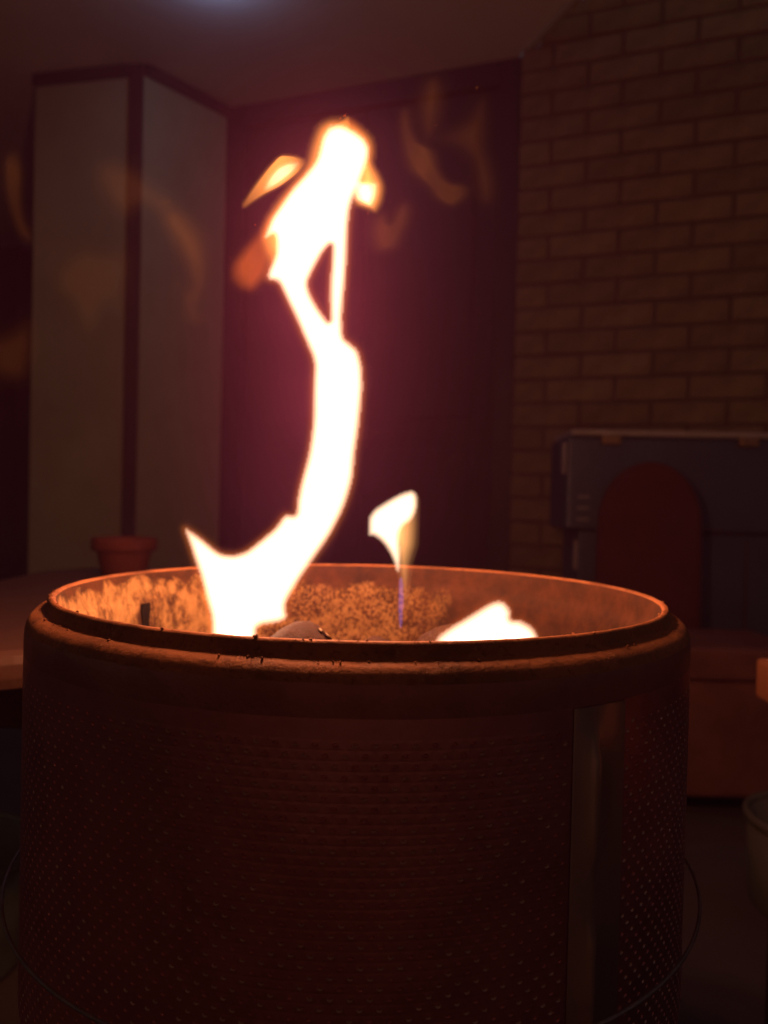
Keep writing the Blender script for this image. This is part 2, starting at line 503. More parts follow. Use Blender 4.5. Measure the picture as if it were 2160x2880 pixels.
# dark upright slot and burnt patch low on the left of the liner
def liner_patch(name, a0, w, zt, zb, mat, lift=0.0012):
    v, f = [], []
    NS = 8
    for s in range(NS + 1):
        k = s / NS
        z = zt + (zb - zt) * k
        hw = w * (1.0 - 0.35 * k + 0.12 * math.sin(s * 2.1))
        r = 0.2118 - 0.02 * (-z - 0.03) - lift
        for side in (-1, 1):
            a = a0 + side * hw
            v.append((r * math.sin(a), -r * math.cos(a), z))
        for side in (-1, 1):
            a = a0 + side * hw
            v.append(((r + lift * 0.9) * math.sin(a), -(r + lift * 0.9) * math.cos(a), z))
    for s in range(NS):
        a, b = 4 * s, 4 * s + 4
        f += [(a, a + 1, b + 1, b), (a, b, b + 2, a + 2), (a + 1, a + 3, b + 3, b + 1)]
    f += [(0, 2, 3, 1), (4 * NS, 4 * NS + 1, 4 * NS + 3, 4 * NS + 2)]
    return link_mesh(name, pydata(name, v, f), mat, drum)
liner_patch('slot', R(-113.0), 0.026, -0.027, -0.085, M['soot'])

# perforated side wall: every hole is cut and has a short turned-in edge
RW = 0.2394
NC, NR = 158, 45
ZT, ROW = -0.0335, 0.00505
hr_a, hr_z = 0.0016 / RW, 0.00115
band0, band1 = R(28.0), R(38.5)
sv, sf, smi = [], [], []
step = 2 * math.pi / NC
def pt(a, r, z): return (r * math.sin(a), -r * math.cos(a), z)
rnd = random.Random(3)
for row in range(NR):
    zt_, zb_ = ZT - row * ROW, ZT - (row + 1) * ROW
    zc = (zt_ + zb_) / 2
    off = step * 0.5 * (row % 2)
    for c in range(NC):
        a0 = c * step + off
        a1 = a0 + step
        ac = (a0 + a1) / 2
        am = (ac + math.pi) % (2 * math.pi) - math.pi
        base = len(sv)
        if band0 < am < band1 or row < 2:
            sv += [pt(a0, RW, zt_), pt(a0, RW, zb_), pt(a1, RW, zb_), pt(a1, RW, zt_)]
            sf.append((base, base + 1, base + 2, base + 3)); smi.append(0)
            continue
        ja, jz = rnd.uniform(-1, 1) * 0.00006 / RW, rnd.uniform(-1, 1) * 0.00006
        am_ = (a0 + a1) / 2
        glint = 1 if rnd.random() < (0.08 if am < R(-24) else 0.6 if am < R(22) else 0.3) else 0  # share of glint-coloured edges set by angle, most at the front centre
        outer = [(a0, zt_), (a0, zc), (a0, zb_), (am_, zb_), (a1, zb_), (a1, zc), (a1, zt_), (am_, zt_)]
        for (a, z) in outer: sv.append(pt(a, RW, z))
        th8 = [math.pi * 0.75 + k * math.pi / 4 for k in range(8)]
        rim_r = RW + 0.0001
        for t in th8: sv.append(pt(ac + ja + hr_a * math.cos(t) * 1.0, rim_r, zc + jz + hr_z * math.sin(t)))
        for t in th8: sv.append(pt(ac + ja + hr_a * math.cos(t) * 0.72, RW - 0.0007, zc + jz + hr_z * math.sin(t) * 0.48))
        sf.append(tuple(base + 16 + k for k in range(8))); smi.append(0)
        for k in range(8):
            l = (k + 1) % 8
            sf.append((base + k, base + l, base + 8 + l, base + 8 + k)); smi.append(0)
            sf.append((base + 8 + k, base + 8 + l, base + 16 + l, base + 16 + k)); smi.append(glint)
me = bpy.data.meshes.new('side_wall')
me.from_pydata(sv, [], sf)
me.materials.append(M['sheet']); me.materials.append(M['glint_edge'])
me.polygons.foreach_set('material_index', smi)
me.update()
side = link_mesh('side_wall', me, None, drum)
side['label'] = 'dark soot-stained steel wall with staggered rows of small holes'
# plain seam strip with a pressed rib
v, f = [], []
prof = [(28.6, 0.0004), (29.0, 0.0010), (31.2, 0.0010), (31.6, 0.0030), (32.0, 0.0038), (32.6, 0.0038), (33.0, 0.0028), (33.4, 0.0010), (37.6, 0.0010), (38.0, 0.0004)]
NZ = 24
for j in range(NZ + 1):
    z = ZT - 0.0005 - (NR * ROW - 0.001) * j / NZ
    for (dg, h) in prof:
        e = min(j, NZ - j) / 3.0
        v.append(pt(R(dg), RW + (h if h <= 0.001 else 0.001 + (h - 0.001) * min(1, e) * (1 if 2 < j < 9 or 12 < j < 22 else 0.15)), z))
n = len(prof)
for j in range(NZ):
    for i in range(n - 1):
        f.append((j * n + i, (j + 1) * n + i, (j + 1) * n + i + 1, j * n + i + 1))
link_mesh('seam_strip', pydata('seam_strip', v, f), mottled('seam_steel', (0.50, 0.40, 0.34), (0.66, 0.55, 0.47), 9, 0.33, metal=0.85, bump_s=0.08, fine=60), drum, smooth=True)
# rounded bottom of the drum
zb = ZT - NR * ROW
fl = [(0.2392, zb + 0.0002), (0.2388, zb - 0.003), (0.2350, zb - 0.009), (0.2280, zb - 0.014), (0.215, zb - 0.0165), (0.0005, zb - 0.017)]
link_mesh('bottom', lathe_mesh('bottom', fl, 200), M['sheet'], drum)

# ring stand that carries the drum: a round bar hoop on three legs
stand = empty('ring_stand', (DX, DY, 0))
tag(stand, 'thin round bar hoop stand carrying the fire drum', 'stand')
HZ = LIP - 0.1948
M['bar'] = mottled('worn_bar', (0.22, 0.2, 0.2), (0.34, 0.31, 0.31), 60, 0.4, metal=0.7)
link_mesh('hoop', lathe_mesh('hoop', [(0.2497 + 0.0012 * math.cos(t * math.pi / 5), HZ + 0.0012 * math.sin(t * math.pi / 5)) for t in range(10)], 240, True), M['bar'], stand)
zlow = LIP + zb - 0.0175
link_mesh('hoop', lathe_mesh('hoop', [(0.190 + 0.004 * math.cos(t * math.pi / 5), zlow - 0.004 + 0.004 * math.sin(t * math.pi / 5)) for t in range(10)], 160, True), M['bar'], stand)
def bar_mesh(name, pts, r, n=8):
    v, f = [], []
    for i, p in enumerate(pts):
        p = Vector(p)
        t = (Vector(pts[min(i + 1, len(pts) - 1)]) - Vector(pts[max(i - 1, 0)])).normalized()
        u = t.orthogonal().normalized(); w = t.cross(u)
        if i and u.dot(u0) < 0: u = -u
        u = (u0 - t * u0.dot(t)).normalized() if i else u
        w = t.cross(u); u0 = u
        for q in range(n):
            a = 2 * math.pi * q / n
            v.append(p + (u * math.cos(a) + w * math.sin(a)) * r)
    for i in range(len(pts) - 1):
        for q in range(n):
            s = (q + 1) % n
            f.append((i * n + q, i * n + s, (i + 1) * n + s, (i + 1) * n + q))
    f += [tuple(range(n - 1, -1, -1)), tuple((len(pts) - 1) * n + q for q in range(n))]
    return pydata(name, [tuple(x) for x in v], f)
for k in range(3):
    a = R((20, 140, 220)[k])
    q = lambda r, z: (r * math.sin(a), -r * math.cos(a), z)
    leg = link_mesh('leg', bar_mesh('leg', [q(0.2497, HZ - 0.001), q(0.249, HZ - 0.05), q(0.240, zlow), q(0.199, zlow - 0.03), q(0.20, 0.20), q(0.215, 0.006)], 0.005), M['dark_steel'], stand, smooth=True)
    link_mesh('foot', lathe_mesh('foot', [(0.0005, 0.0005), (0.024, 0.0005), (0.024, 0.005), (0.0005, 0.005)], 20), M['dark_steel'], leg, q(0.215, 0.0))

# flakes of rust lying along the front of the lip and ledge
rnd = random.Random(11)
bm = bmesh.new()
def crumb(a, r, z, s):
    mtx = Matrix.Translation((r * math.sin(a), -r * math.cos(a), z)) @ Matrix.Rotation(rnd.uniform(0, 6), 4, 'Z') @ Matrix.Rotation(rnd.uniform(-.5, .5), 4, 'X') @ Matrix.Diagonal((s, s * rnd.uniform(.5, 1), s * rnd.uniform(.4, .8), 1))
    bmesh.ops.create_icosphere(bm, subdivisions=1, radius=1.0, matrix=mtx)
for i in range(60):
    a = R(rnd.uniform(-75, 80))
    crumb(a, rnd.uniform(0.2215, 0.2247), 0.0004, rnd.choice((0.0004, 0.0005, 0.0007, 0.0011)))
for i in range(70):
    a = R(rnd.uniform(-80, 80))
    crumb(a, rnd.uniform(0.2280, 0.2315), -0.0082, rnd.choice((0.0005, 0.0007, 0.0011)))
crumb(R(-12), 0.2236, 0.0006, 0.0017); crumb(R(-26), 0.224, 0.0005, 0.0013)
crumb(R(-12.3), 0.2302, -0.0085, 0.0017)
for vv in bm.verts:
    vv.co += Vector((rnd.uniform(-1, 1), rnd.uniform(-1, 1), rnd.uniform(-1, 1))) * 0.0002
cme = bpy.data.meshes.new('rust_flakes'); bm.to_mesh(cme); bm.free()
tag(link_mesh('rust_flakes', cme, M['rim'], drum), kind='stuff')

# bed of ash and charcoal inside
bm = bmesh.new()
NA, NRd = 72, 22
rows = []
for i in range(NRd + 1):
    r = 0.2072 * i / NRd
    ring = []
    for s in range(NA):
        a = 2 * math.pi * s / NA
        p = Vector((r * math.sin(a), -r * math.cos(a), 0))
        h = -0.092 + 0.010 * mnoise.noise(p * 18) + 0.006 * mnoise.noise(p * 50)
        ring.append(bm.verts.new((p.x, p.y, h)))
    rows.append(ring)
for i in range(NRd):
    for s in range(NA):
        t = (s + 1) % NA
        if i == 0: 
            if s % 1 == 0: bm.faces.new((rows[0][s], rows[1][s], rows[1][t], rows[0][t]))
        else:
            bm.faces.new((rows[i][s], rows[i + 1][s], rows[i + 1][t], rows[i][t]))
bmesh.ops.remove_doubles(bm, verts=bm.verts[:], dist=1e-5)
ame = bpy.data.meshes.new('ash_bed'); bm.to_mesh(ame); bm.free()
tag(link_mesh('ash_bed', ame, M['ash'], None, (DX, DY, LIP), smooth=True), 'loose grey ash filling the bottom of the fire drum', 'ash', kind='stuff')

def briquette(label, loc, size, rot, seed, crack=False):
    rr = random.Random(seed)
    bm = bmesh.new()
    bmesh.ops.create_uvsphere(bm, u_segments=40, v_segments=22, radius=1.0)
    for vtx in bm.verts:
        c = vtx.co
        # pillow: rounded square in plan, swelling in the middle
        m = (abs(c.x) ** 2.6 + abs(c.y) ** 2.6 + 1e-9) ** (1 / 2.6)
        l = math.hypot(c.x, c.y) + 1e-9
        k = 0.35 + 0.65 * (l / m)
        nn = mnoise.noise(c * 2.3 + Vector((seed, 0, 0))) * 0.06 + mnoise.noise(c * 7 + Vector((0, seed, 0))) * 0.03
        d = Vector((c.x * k, c.y * k, c.z * (1 - 0.35 * l * l))) * (1 + nn)
        vtx.co = Vector((d.x * size[0], d.y * size[1], d.z * size[2]))
    bme = bpy.data.meshes.new('charcoal_briquette'); bm.to_mesh(bme); bm.free()
    o = link_mesh('charcoal_briquette', bme, M['coal'], None, loc, None, True)
    o.rotation_euler = rot
    tag(o, label, 'charcoal', 'charcoal briquettes in the drum')
    return o
b1 = briquette('large domed charcoal briquette with a pale cracked edge beside the tall flame', (-0.062, 0.595, 0.6275), (0.030, 0.028, 0.0265), (0.1, 0.05, 0.3), 1)
# pale flaking crack on the big one
v, f = [], []
for i in range(9):
    k = i / 8
    x = 0.010 + 0.018 * k
    z = 0.0238 - 0.0170 * k ** 1.4
    w = 0.0015 * math.sin(math.pi * (0.1 + 0.8 * k)) + 0.0004 + 0.0004 * math.sin(i * 5)
    y = -0.010 + 0.002 * math.sin(i * 2.2)
    v += [(x, y, z + 0.0010), (x + w, y - w, z - 0.0006), (x, y + 0.004, z - 0.002)]
for i in range(8):
    a, b = 3 * i, 3 * i + 3
    f += [(a, a + 1, b + 1, b), (a, b, b + 2, a + 2), (a + 1, a + 2, b + 2, b + 1)]
link_mesh('ash_crack', pydata('ash_crack', v, f), mottled('ash_edge', (0.5, 0.4, 0.28), (0.75, 0.66, 0.5), 90, 0.9), b1)
briquette('small ash-dusted charcoal briquette in the middle of the drum', (-0.003, 0.640, 0.611), (0.027, 0.024, 0.024), (0.0, 0.1, 0.9), 2).data.materials[0] = M['coal']
b3 = briquette('charcoal briquette tilted against the low flame on the right', (0.050, 0.615, 0.626), (0.034, 0.030, 0.022), (0.15, -0.55, 0.2), 3)
briquette('charcoal briquette under the base of the tall flame', (-0.125, 0.610, 0.613), (0.031, 0.029, 0.022), (0.1, 0.1, 0.5), 4)
briquette('charcoal briquette under the low rounded flame', (0.092, 0.590, 0.612), (0.030, 0.029, 0.022), (-0.1, 0.1, 0.1), 5)

# ------------------------------------------------------------------ flames (outlines in metres, x / z on a plane y)
FL = {
    'tall_body': (0.60, [(-0.1576,0.7257),(-0.1532,0.7122),(-0.1491,0.6993),(-0.1443,0.6855),(-0.1395,0.6675),(-0.1354,0.6536),(-0.1345,0.6383),(-0.1331,0.5951),(-0.0972,0.5959),(-0.0980,0.6378),(-0.0977,0.6478),(-0.0811,0.6507),(-0.0736,0.6545),(-0.0758,0.6662),(-0.0654,0.6845),(-0.0533,0.7029),(-0.0409,0.7213),(-0.0332,0.7367),(-0.0288,0.7479),(-0.0239,0.7661),(-0.0229,0.7841),(-0.0203,0.8041),(-0.0180,0.8345),(-0.0190,0.8527),(-0.0226,0.8651),(-0.0293,0.8707),(-0.0344,0.8747),(-0.0356,0.8907),(-0.0346,0.9080),(-0.0334,0.9262),(-0.0328,0.9624),(-0.0315,0.9762),(-0.0289,0.9853),(-0.0247,0.9947),(-0.0206,1.0065),(-0.0180,1.0145),(-0.0174,1.0219),(-0.0211,1.0289),(-0.0295,1.0342),(-0.0387,1.0378),(-0.0455,1.0374),(-0.0504,1.0351),(-0.0550,1.0282),(-0.0575,1.0163),(-0.0601,1.0100),(-0.0671,1.0016),(-0.0789,0.9888),(-0.0867,0.9776),(-0.0939,0.9676),(-0.0999,0.9504),(-0.0909,0.9559),(-0.0896,0.9479),(-0.0900,0.9386),(-0.0960,0.9247),(-0.0948,0.9192),(-0.0873,0.9178),(-0.0845,0.9132),(-0.0778,0.8996),(-0.0720,0.8887),(-0.0659,0.8748),(-0.0567,0.8554),(-0.0571,0.8372),(-0.0565,0.8085),(-0.0595,0.7832),(-0.0654,0.7615),(-0.0681,0.7470),(-0.0685,0.7365),(-0.0776,0.7371),(-0.0843,0.7266),(-0.0985,0.7144),(-0.1075,0.7072),(-0.1172,0.7036),(-0.1292,0.7047),(-0.1438,0.7169)]),
    'tall_hole': (0.60, [(-0.0460,0.9487),(-0.0522,0.9411),(-0.0583,0.9292),(-0.0635,0.9172),(-0.0606,0.9074),(-0.0540,0.8966),(-0.0454,0.8852),(-0.0463,0.8995),(-0.0467,0.9168),(-0.0458,0.9396)]),
    'tongue_left': (0.59, [(-0.1163,0.9722),(-0.1063,0.9885),(-0.0958,1.0022),(-0.0861,1.0118),(-0.0735,1.0107),(-0.0663,1.0073),(-0.0715,0.9992),(-0.0848,0.9899),(-0.0981,0.9838),(-0.1061,0.9792)]),
    'tongue_core': (0.59, [(-0.0999,0.9851),(-0.0965,0.9950),(-0.0886,1.0041),(-0.0789,1.0079),(-0.0698,1.0068),(-0.0742,0.9991),(-0.0857,0.9904),(-0.0937,0.9862)]),
    'tongue_low': (0.59, [(-0.1248,0.9273),(-0.1170,0.9391),(-0.1055,0.9519),(-0.0968,0.9664),(-0.0888,0.9702),(-0.0832,0.9578),(-0.0845,0.9354),(-0.0913,0.9165),(-0.1045,0.9036),(-0.1163,0.9060),(-0.1246,0.9148)]),
    'lobe': (0.61, [(-0.0259,1.0198),(-0.0176,1.0209),(-0.0089,1.0101),(-0.0036,0.9991),(-0.0051,0.9862),(-0.0109,0.9754),(-0.0193,0.9780),(-0.0315,0.9814),(-0.0328,0.9984)]),
    'lobe_core': (0.61, [(-0.0311,1.0031),(-0.0199,1.0024),(-0.0097,1.0017),(-0.0103,0.9897),(-0.0148,0.9804),(-0.0222,0.9821),(-0.0316,0.9865)]),
    'tip': (0.60, [(-0.0487,1.0330),(-0.0425,1.0404),(-0.0339,1.0469),(-0.0270,1.0443),(-0.0195,1.0355),(-0.0175,1.0264),(-0.0293,1.0244)]),
    'tip_core': (0.60, [(-0.0478,1.0357),(-0.0406,1.0404),(-0.0339,1.0460),(-0.0328,1.0351),(-0.0368,1.0314)]),
    'envelope': (0.60, [(-0.1008,0.9491),(-0.0984,0.9647),(-0.0904,0.9794),(-0.0762,0.9961),(-0.0664,1.0072),(-0.0631,1.0227),(-0.0579,1.0364),(-0.0480,1.0420),(-0.0315,1.0397),(-0.0167,1.0301),(-0.0146,1.0193),(-0.0180,1.0065),(-0.0285,0.9899),(-0.0464,0.9713),(-0.0732,0.9434),(-0.0893,0.9248)]),
    'small_body': (0.66, [(-0.0132,0.7185),(-0.0138,0.7246),(-0.0139,0.7310),(-0.0130,0.7356),(-0.0086,0.7421),(0.0015,0.7488),(0.0091,0.7535),(0.0155,0.7568),(0.0238,0.7593),(0.0284,0.7552),(0.0293,0.7462),(0.0275,0.7385),(0.0238,0.7319),(0.0168,0.7273),(0.0141,0.7207),(0.0150,0.7092),(0.0159,0.6995),(0.0146,0.6866),(0.0116,0.6884),(0.0099,0.6942),(0.0072,0.7006),(0.0024,0.7089),(-0.0028,0.7145),(-0.0081,0.7180)]),
    'small_veil': (0.66, [(-0.0098,0.7344),(0.0028,0.7488),(0.0238,0.7593),(0.0284,0.7565),(0.0307,0.7508),(0.0314,0.7418),(0.0314,0.7224),(0.0308,0.7108),(0.0284,0.7030),(0.0257,0.6933),(0.0251,0.6836),(0.0242,0.6739),(0.0236,0.6609),(0.0222,0.6512),(0.0183,0.6640),(0.0148,0.6756),(0.0127,0.6846),(0.0099,0.6942),(0.0072,0.7006),(0.0024,0.7089),(-0.0028,0.7145)]),
    'small_blue': (0.66, [(0.0161,0.6381),(0.0148,0.6510),(0.0140,0.6704),(0.0147,0.6833),(0.0172,0.6834),(0.0185,0.6705),(0.0183,0.6511),(0.0176,0.6407)]),
    'low_body': (0.56, [(0.0384,0.6452),(0.0425,0.6515),(0.0510,0.6580),(0.0664,0.6678),(0.0771,0.6751),(0.0833,0.6780),(0.0896,0.6777),(0.0936,0.6731),(0.0953,0.6693),(0.0949,0.6645),(0.1009,0.6647),(0.1088,0.6609),(0.1128,0.6571),(0.1153,0.6517),(0.1162,0.6470),(0.1166,0.6321),(0.0387,0.6302)]),
    'wisp_crescent': (0.63, [(-0.1893,0.9773),(-0.1745,0.9834),(-0.1581,0.9723),(-0.1530,0.9598),(-0.1514,0.9484),(-0.1520,0.9346),(-0.1559,0.9196),(-0.1615,0.9109),(-0.1635,0.9252),(-0.1678,0.9388),(-0.1773,0.9524)]),
    'wisp_band': (0.64, [(-0.2493,1.0249),(-0.2354,1.0310),(-0.2189,1.0268),(-0.2047,1.0167),(-0.1893,1.0042),(-0.1726,0.9907),(-0.1665,0.9769),(-0.1780,0.9650),(-0.1899,0.9740),(-0.2006,0.9854),(-0.2112,0.9898),(-0.2204,0.9791),(-0.2322,0.9846),(-0.2418,0.9984),(-0.2478,1.0098)]),
    'wisp_tail': (0.63, [(-0.1674,0.9159),(-0.1605,0.9149),(-0.1600,0.9046),(-0.1542,0.8909),(-0.1624,0.8942),(-0.1663,0.9056)]),
    'wisp_veil': (0.64, [(-0.2758,0.9347),(-0.2527,0.9516),(-0.2292,0.9475),(-0.2128,0.9484),(-0.2107,0.9292),(-0.2152,0.9163),(-0.2210,0.8981),(-0.2284,0.9043),(-0.2353,0.8971),(-0.2398,0.8853),(-0.2473,0.8793),(-0.2557,0.8861),(-0.2612,0.9035),(-0.2755,0.9137)]),
    'wisp_left': (0.66, [(-0.3287,1.0270),(-0.3210,1.0356),(-0.3160,1.0225),(-0.3193,1.0045),(-0.3192,0.9853),(-0.3102,0.9663),(-0.3188,0.9733),(-0.3241,0.9900),(-0.3278,1.0079)]),
    'wisp_bottom': (0.62, [(-0.3254,0.8733),(-0.3050,0.8794),(-0.2870,0.8900),(-0.2832,0.8675),(-0.2908,0.8435),(-0.2998,0.8382),(-0.3112,0.8390),(-0.3250,0.8449)]),
    'wisp_hook': (0.66, [(0.0075,1.0794),(0.0107,1.0840),(0.0136,1.0685),(0.0198,1.0558),(0.0306,1.0505),(0.0358,1.0456),(0.0372,1.0345),(0.0431,1.0234),(0.0494,1.0186),(0.0595,1.0177),(0.0632,1.0150),(0.0589,1.0087),(0.0531,1.0041),(0.0452,1.0062),(0.0378,1.0116),(0.0330,1.0215),(0.0244,1.0277),(0.0158,1.0356),(0.0116,1.0484),(0.0090,1.0650)]),
    'wisp_plume': (0.67, [(0.0200,1.0904),(0.0263,1.1097),(0.0377,1.1122),(0.0425,1.0988),(0.0424,1.0819),(0.0360,1.0625),(0.0276,1.0566),(0.0210,1.0734)]),
    'wisp_sail': (0.68, [(0.0360,1.0671),(0.0519,1.0778),(0.0655,1.0885),(0.0801,1.1083),(0.0835,1.0878),(0.0829,1.0648),(0.0903,1.0466),(0.0942,1.0306),(0.0905,1.0156),(0.0790,1.0147),(0.0740,1.0301),(0.0699,1.0530),(0.0546,1.0630)]),
    'wisp_arc': (0.66, [(0.0635,0.9501),(0.0778,0.9617),(0.0889,0.9698),(0.0965,0.9800),(0.0954,0.9677),(0.0830,0.9584),(0.0714,0.9503)]),
    'wisp_near': (0.63, [(-0.0133,0.9778),(-0.0059,0.9822),(-0.0008,0.9706),(0.0038,0.9814),(0.0089,0.9900),(0.0138,0.9875),(0.0130,0.9762),(0.0079,0.9670),(0.0052,0.9563),(-0.0031,0.9540),(-0.0106,0.9533),(-0.0146,0.9649)]),
}
def chaikin(p, it=2, q=0.2):
    p = np.array(p, float)
    for _ in range(it):
        nx = np.roll(p, -1, axis=0)
        out = np.empty((len(p) * 2, 2))
        out[0::2] = p * (1 - q) + nx * q
        out[1::2] = p * q + nx * (1 - q)
        p = out
    return p

def inside(poly, X, Z):
    r = np.zeros(X.shape, bool)
    j = len(poly) - 1
    for i in range(len(poly)):
        xi, zi = poly[i]; xj, zj = poly[j]
        c = ((zi > Z) != (zj > Z)) & (X < (xj - xi) * (Z - zi) / (zj - zi + 1e-15) + xi)
        r ^= c
        j = i
    return r

def edge_dist(poly, X, Z):
    d = np.full(X.shape, 1e9)
    nx = np.roll(poly, -1, axis=0)
    for (ax, az), (bx, bz) in zip(poly, nx):
        ex, ez = bx - ax, bz - az
        l2 = ex * ex + ez * ez + 1e-15
        t = np.clip(((X - ax) * ex + (Z - az) * ez) / l2, 0, 1)
        d = np.minimum(d, (X - ax - t * ex) ** 2 + (Z - az - t * ez) ** 2)
    return np.sqrt(d)

def flame_mesh(name, outline, hole=None, grid=0.0012, depth=lambda d: 0.6 * np.sqrt(0.05 * d), wave=0.006, seed=0.0, it=2, thin=0.0004, grow=0.0):
    """a body of burning gas: rounded front and back over the outline, drifting a little in depth as it rises"""
    y0, pts = FL[outline]
    poly = chaikin(pts, it)
    x0, z0_ = poly.min(0) - 2 * grid - grow
    x1, z1_ = poly.max(0) + 2 * grid + grow
    xs = np.arange(x0, x1, grid); zs = np.arange(z0_, z1_, grid)
    X, Z = np.meshgrid(xs, zs)
    ins = inside(poly, X, Z)
    d = edge_dist(poly, X, Z)
    if hole:
        hp = chaikin(FL[hole][1], it)
        ins &= ~inside(hp, X, Z)
        d = np.minimum(d, edge_dist(hp, X, Z))
    if grow:
        d = np.where(ins, d, -d) + grow
        ins = d > 0
    h = np.where(ins, np.maximum(depth(d), thin), 0.0)
    yc = y0 + wave * np.sin(Z * 21 + seed) + wave * 0.5 * np.sin(X * 37 + seed * 2)
    cell = ins[:-1, :-1] | ins[1:, :-1] | ins[:-1, 1:] | ins[1:, 1:]
    used = np.zeros(ins.shape, bool)
    used[:-1, :-1] |= cell; used[1:, :-1] |= cell; used[:-1, 1:] |= cell; used[1:, 1:] |= cell
    nv = int(used.sum())
    fi = -np.ones(ins.shape, int); fi[used] = np.arange(nv)
    inn = used & ins
    bi = fi.copy(); bi[inn] = nv + np.arange(int(inn.sum()))
    ox, oz = float(poly[:, 0].mean()), float(poly[:, 1].min())
    vf = np.stack([X[used] - ox, (yc - h)[used] - y0, Z[used] - oz], 1)
    vb = np.stack([X[inn] - ox, (yc + h)[inn] - y0, Z[inn] - oz], 1)
    verts = np.concatenate([vf, vb])
    ii, jj = np.nonzero(cell)
    F = np.stack([fi[ii, jj], fi[ii, jj + 1], fi[ii + 1, jj + 1], fi[ii + 1, jj]], 1)
    B = np.stack([bi[ii, jj], bi[ii + 1, jj], bi[ii + 1, jj + 1], bi[ii, jj + 1]], 1)
    keep = (F != B[:, [0, 3, 2, 1]]).any(1)
    faces = np.concatenate([F[keep], B[keep]])
    me = bpy.data.meshes.new(name)
    me.from_pydata(verts.tolist(), [], faces.tolist())
    me.update()
    me.polygons.foreach_set('use_smooth', [True] * len(me.polygons))
    return me, (ox, y0, oz)

def flame_part(name, outline, parent, mat, **kw):
    me, org = flame_mesh(name, outline, **kw)
    o = link_mesh(name, me, mat)
    o.location = org
    if parent is not None:
        o.parent = parent
        o.location = Vector(org) - Vector(parent.location)
    return o

def fire_light(parent, loc, power, radius=0.02):
    l = bpy.data.lights.new('flame_light', 'POINT')
    l.energy = power * FIRE
    l.color = FIRE_COLOUR
    l.shadow_soft_size = radius
    o = bpy.data.objects.new('flame_light', l)
    COL.objects.link(o)
    o.parent = parent
    o.location = Vector(loc) - Vector(parent.location)
    return o

soft = lambda k: (lambda d: k * d * d / (d + 0.006))
CORE = flame_material('flame_core', (1.0, 0.66, 0.44), 420.0)
FRINGE = flame_material('flame_fringe', (1.0, 0.22, 0.04), 60.0)
body = lambda d: np.minimum(0.5 * d, 0.0025 + 0.35 * d)
curl = lambda k: (lambda d: 0.0042 * k * np.minimum(np.maximum(d, 0) / 0.0125, 1.6) ** 2.0)
GLOW = flame_material('flame_glow', (1.0, 0.30, 0.055), 70.0)
EMBER = flame_material('flame_ember', (1.0, 0.16, 0.02), 15.0)
HOT = flame_material('flame_hot', (1.0, 0.60, 0.32), 170.0)
VEIL = flame_material('flame_veil', (1.0, 0.42, 0.13), 75.0)
BLUE = flame_material('flame_blue', (0.22, 0.25, 1.0), 220.0)
WISP = flame_material('flame_wisp', (1.0, 0.25, 0.035), 2.6)

tall = empty('tall_flame', (-0.11, 0.60, 0.62))
tag(tall, 'tall white-hot flame forking and twisting up from the left of the drum', 'flame')
flame_part('flame_body', 'tall_body', tall, CORE, hole='tall_hole', seed=0.3, depth=body, grid=0.001)
flame_part('flame_fringe', 'tall_body', tall, FRINGE, hole='tall_hole', seed=0.3, depth=lambda d: np.minimum(55.0 * d * d, 0.006), thin=0.0001, grow=0.0060, grid=0.001)
flame_part('tongue', 'tongue_core', tall, HOT, depth=soft(2.2), grid=0.001)
flame_part('tongue', 'tongue_left', tall, GLOW, depth=soft(3.0), grow=0.002, grid=0.001)
flame_part('tongue', 'tongue_low', tall, EMBER, depth=soft(1.8), grid=0.001, seed=2)
flame_part('tongue', 'lobe_core', tall, HOT, depth=soft(2.2), grid=0.001)
flame_part('tongue', 'lobe', tall, GLOW, depth=soft(2.0), grid=0.001)
flame_part('tongue', 'tip_core', tall, GLOW, depth=lambda d: 0.5 * np.sqrt(0.02 * d), grid=0.0008)
flame_part('tongue', 'tip', tall, EMBER, depth=soft(2.0), grid=0.001)
flame_part('flame_fringe', 'envelope', tall, GLOW, depth=soft(1.2), grid=0.0014, grow=0.0035)
for x, z, p in ((-0.112, 0.695, 0.12), (-0.082, 0.755, 0.6), (-0.052, 0.825, 1.1), (-0.058, 0.90, 1.7), (-0.068, 0.965, 3.2), (-0.046, 1.01, 3.4)):
    fire_light(tall, (x, 0.60, z), p, 0.016)

small = empty('small_flame', (0.018, 0.66, 0.63))
tag(small, 'small hooked flame with a thin blue foot at the back of the drum', 'flame')
flame_part('flame_body', 'small_body', small, CORE, grid=0.0009, depth=lambda d: 0.5 * d, wave=0.003)
flame_part('flame_veil', 'small_veil', small, VEIL, grid=0.0009, depth=soft(0.9), wave=0.003)
flame_part('blue_foot', 'small_blue', small, BLUE, grid=0.0006, depth=soft(1.2), wave=0.001)
fire_light(small, (0.012, 0.66, 0.735), 0.2, 0.008)

low = empty('low_flame', (0.085, 0.56, 0.62))
tag(low, 'low rounded flame at the right front inside the drum', 'flame')
flame_part('flame_body', 'low_body', low, CORE, grid=0.001, wave=0.003, depth=body)
flame_part('flame_fringe', 'low_body', low, FRINGE, grid=0.001, wave=0.003, depth=lambda d: np.minimum(55.0 * d * d, 0.006), thin=0.0001, grow=0.0045)
fire_light(low, (0.078, 0.56, 0.655), 0.3, 0.01)

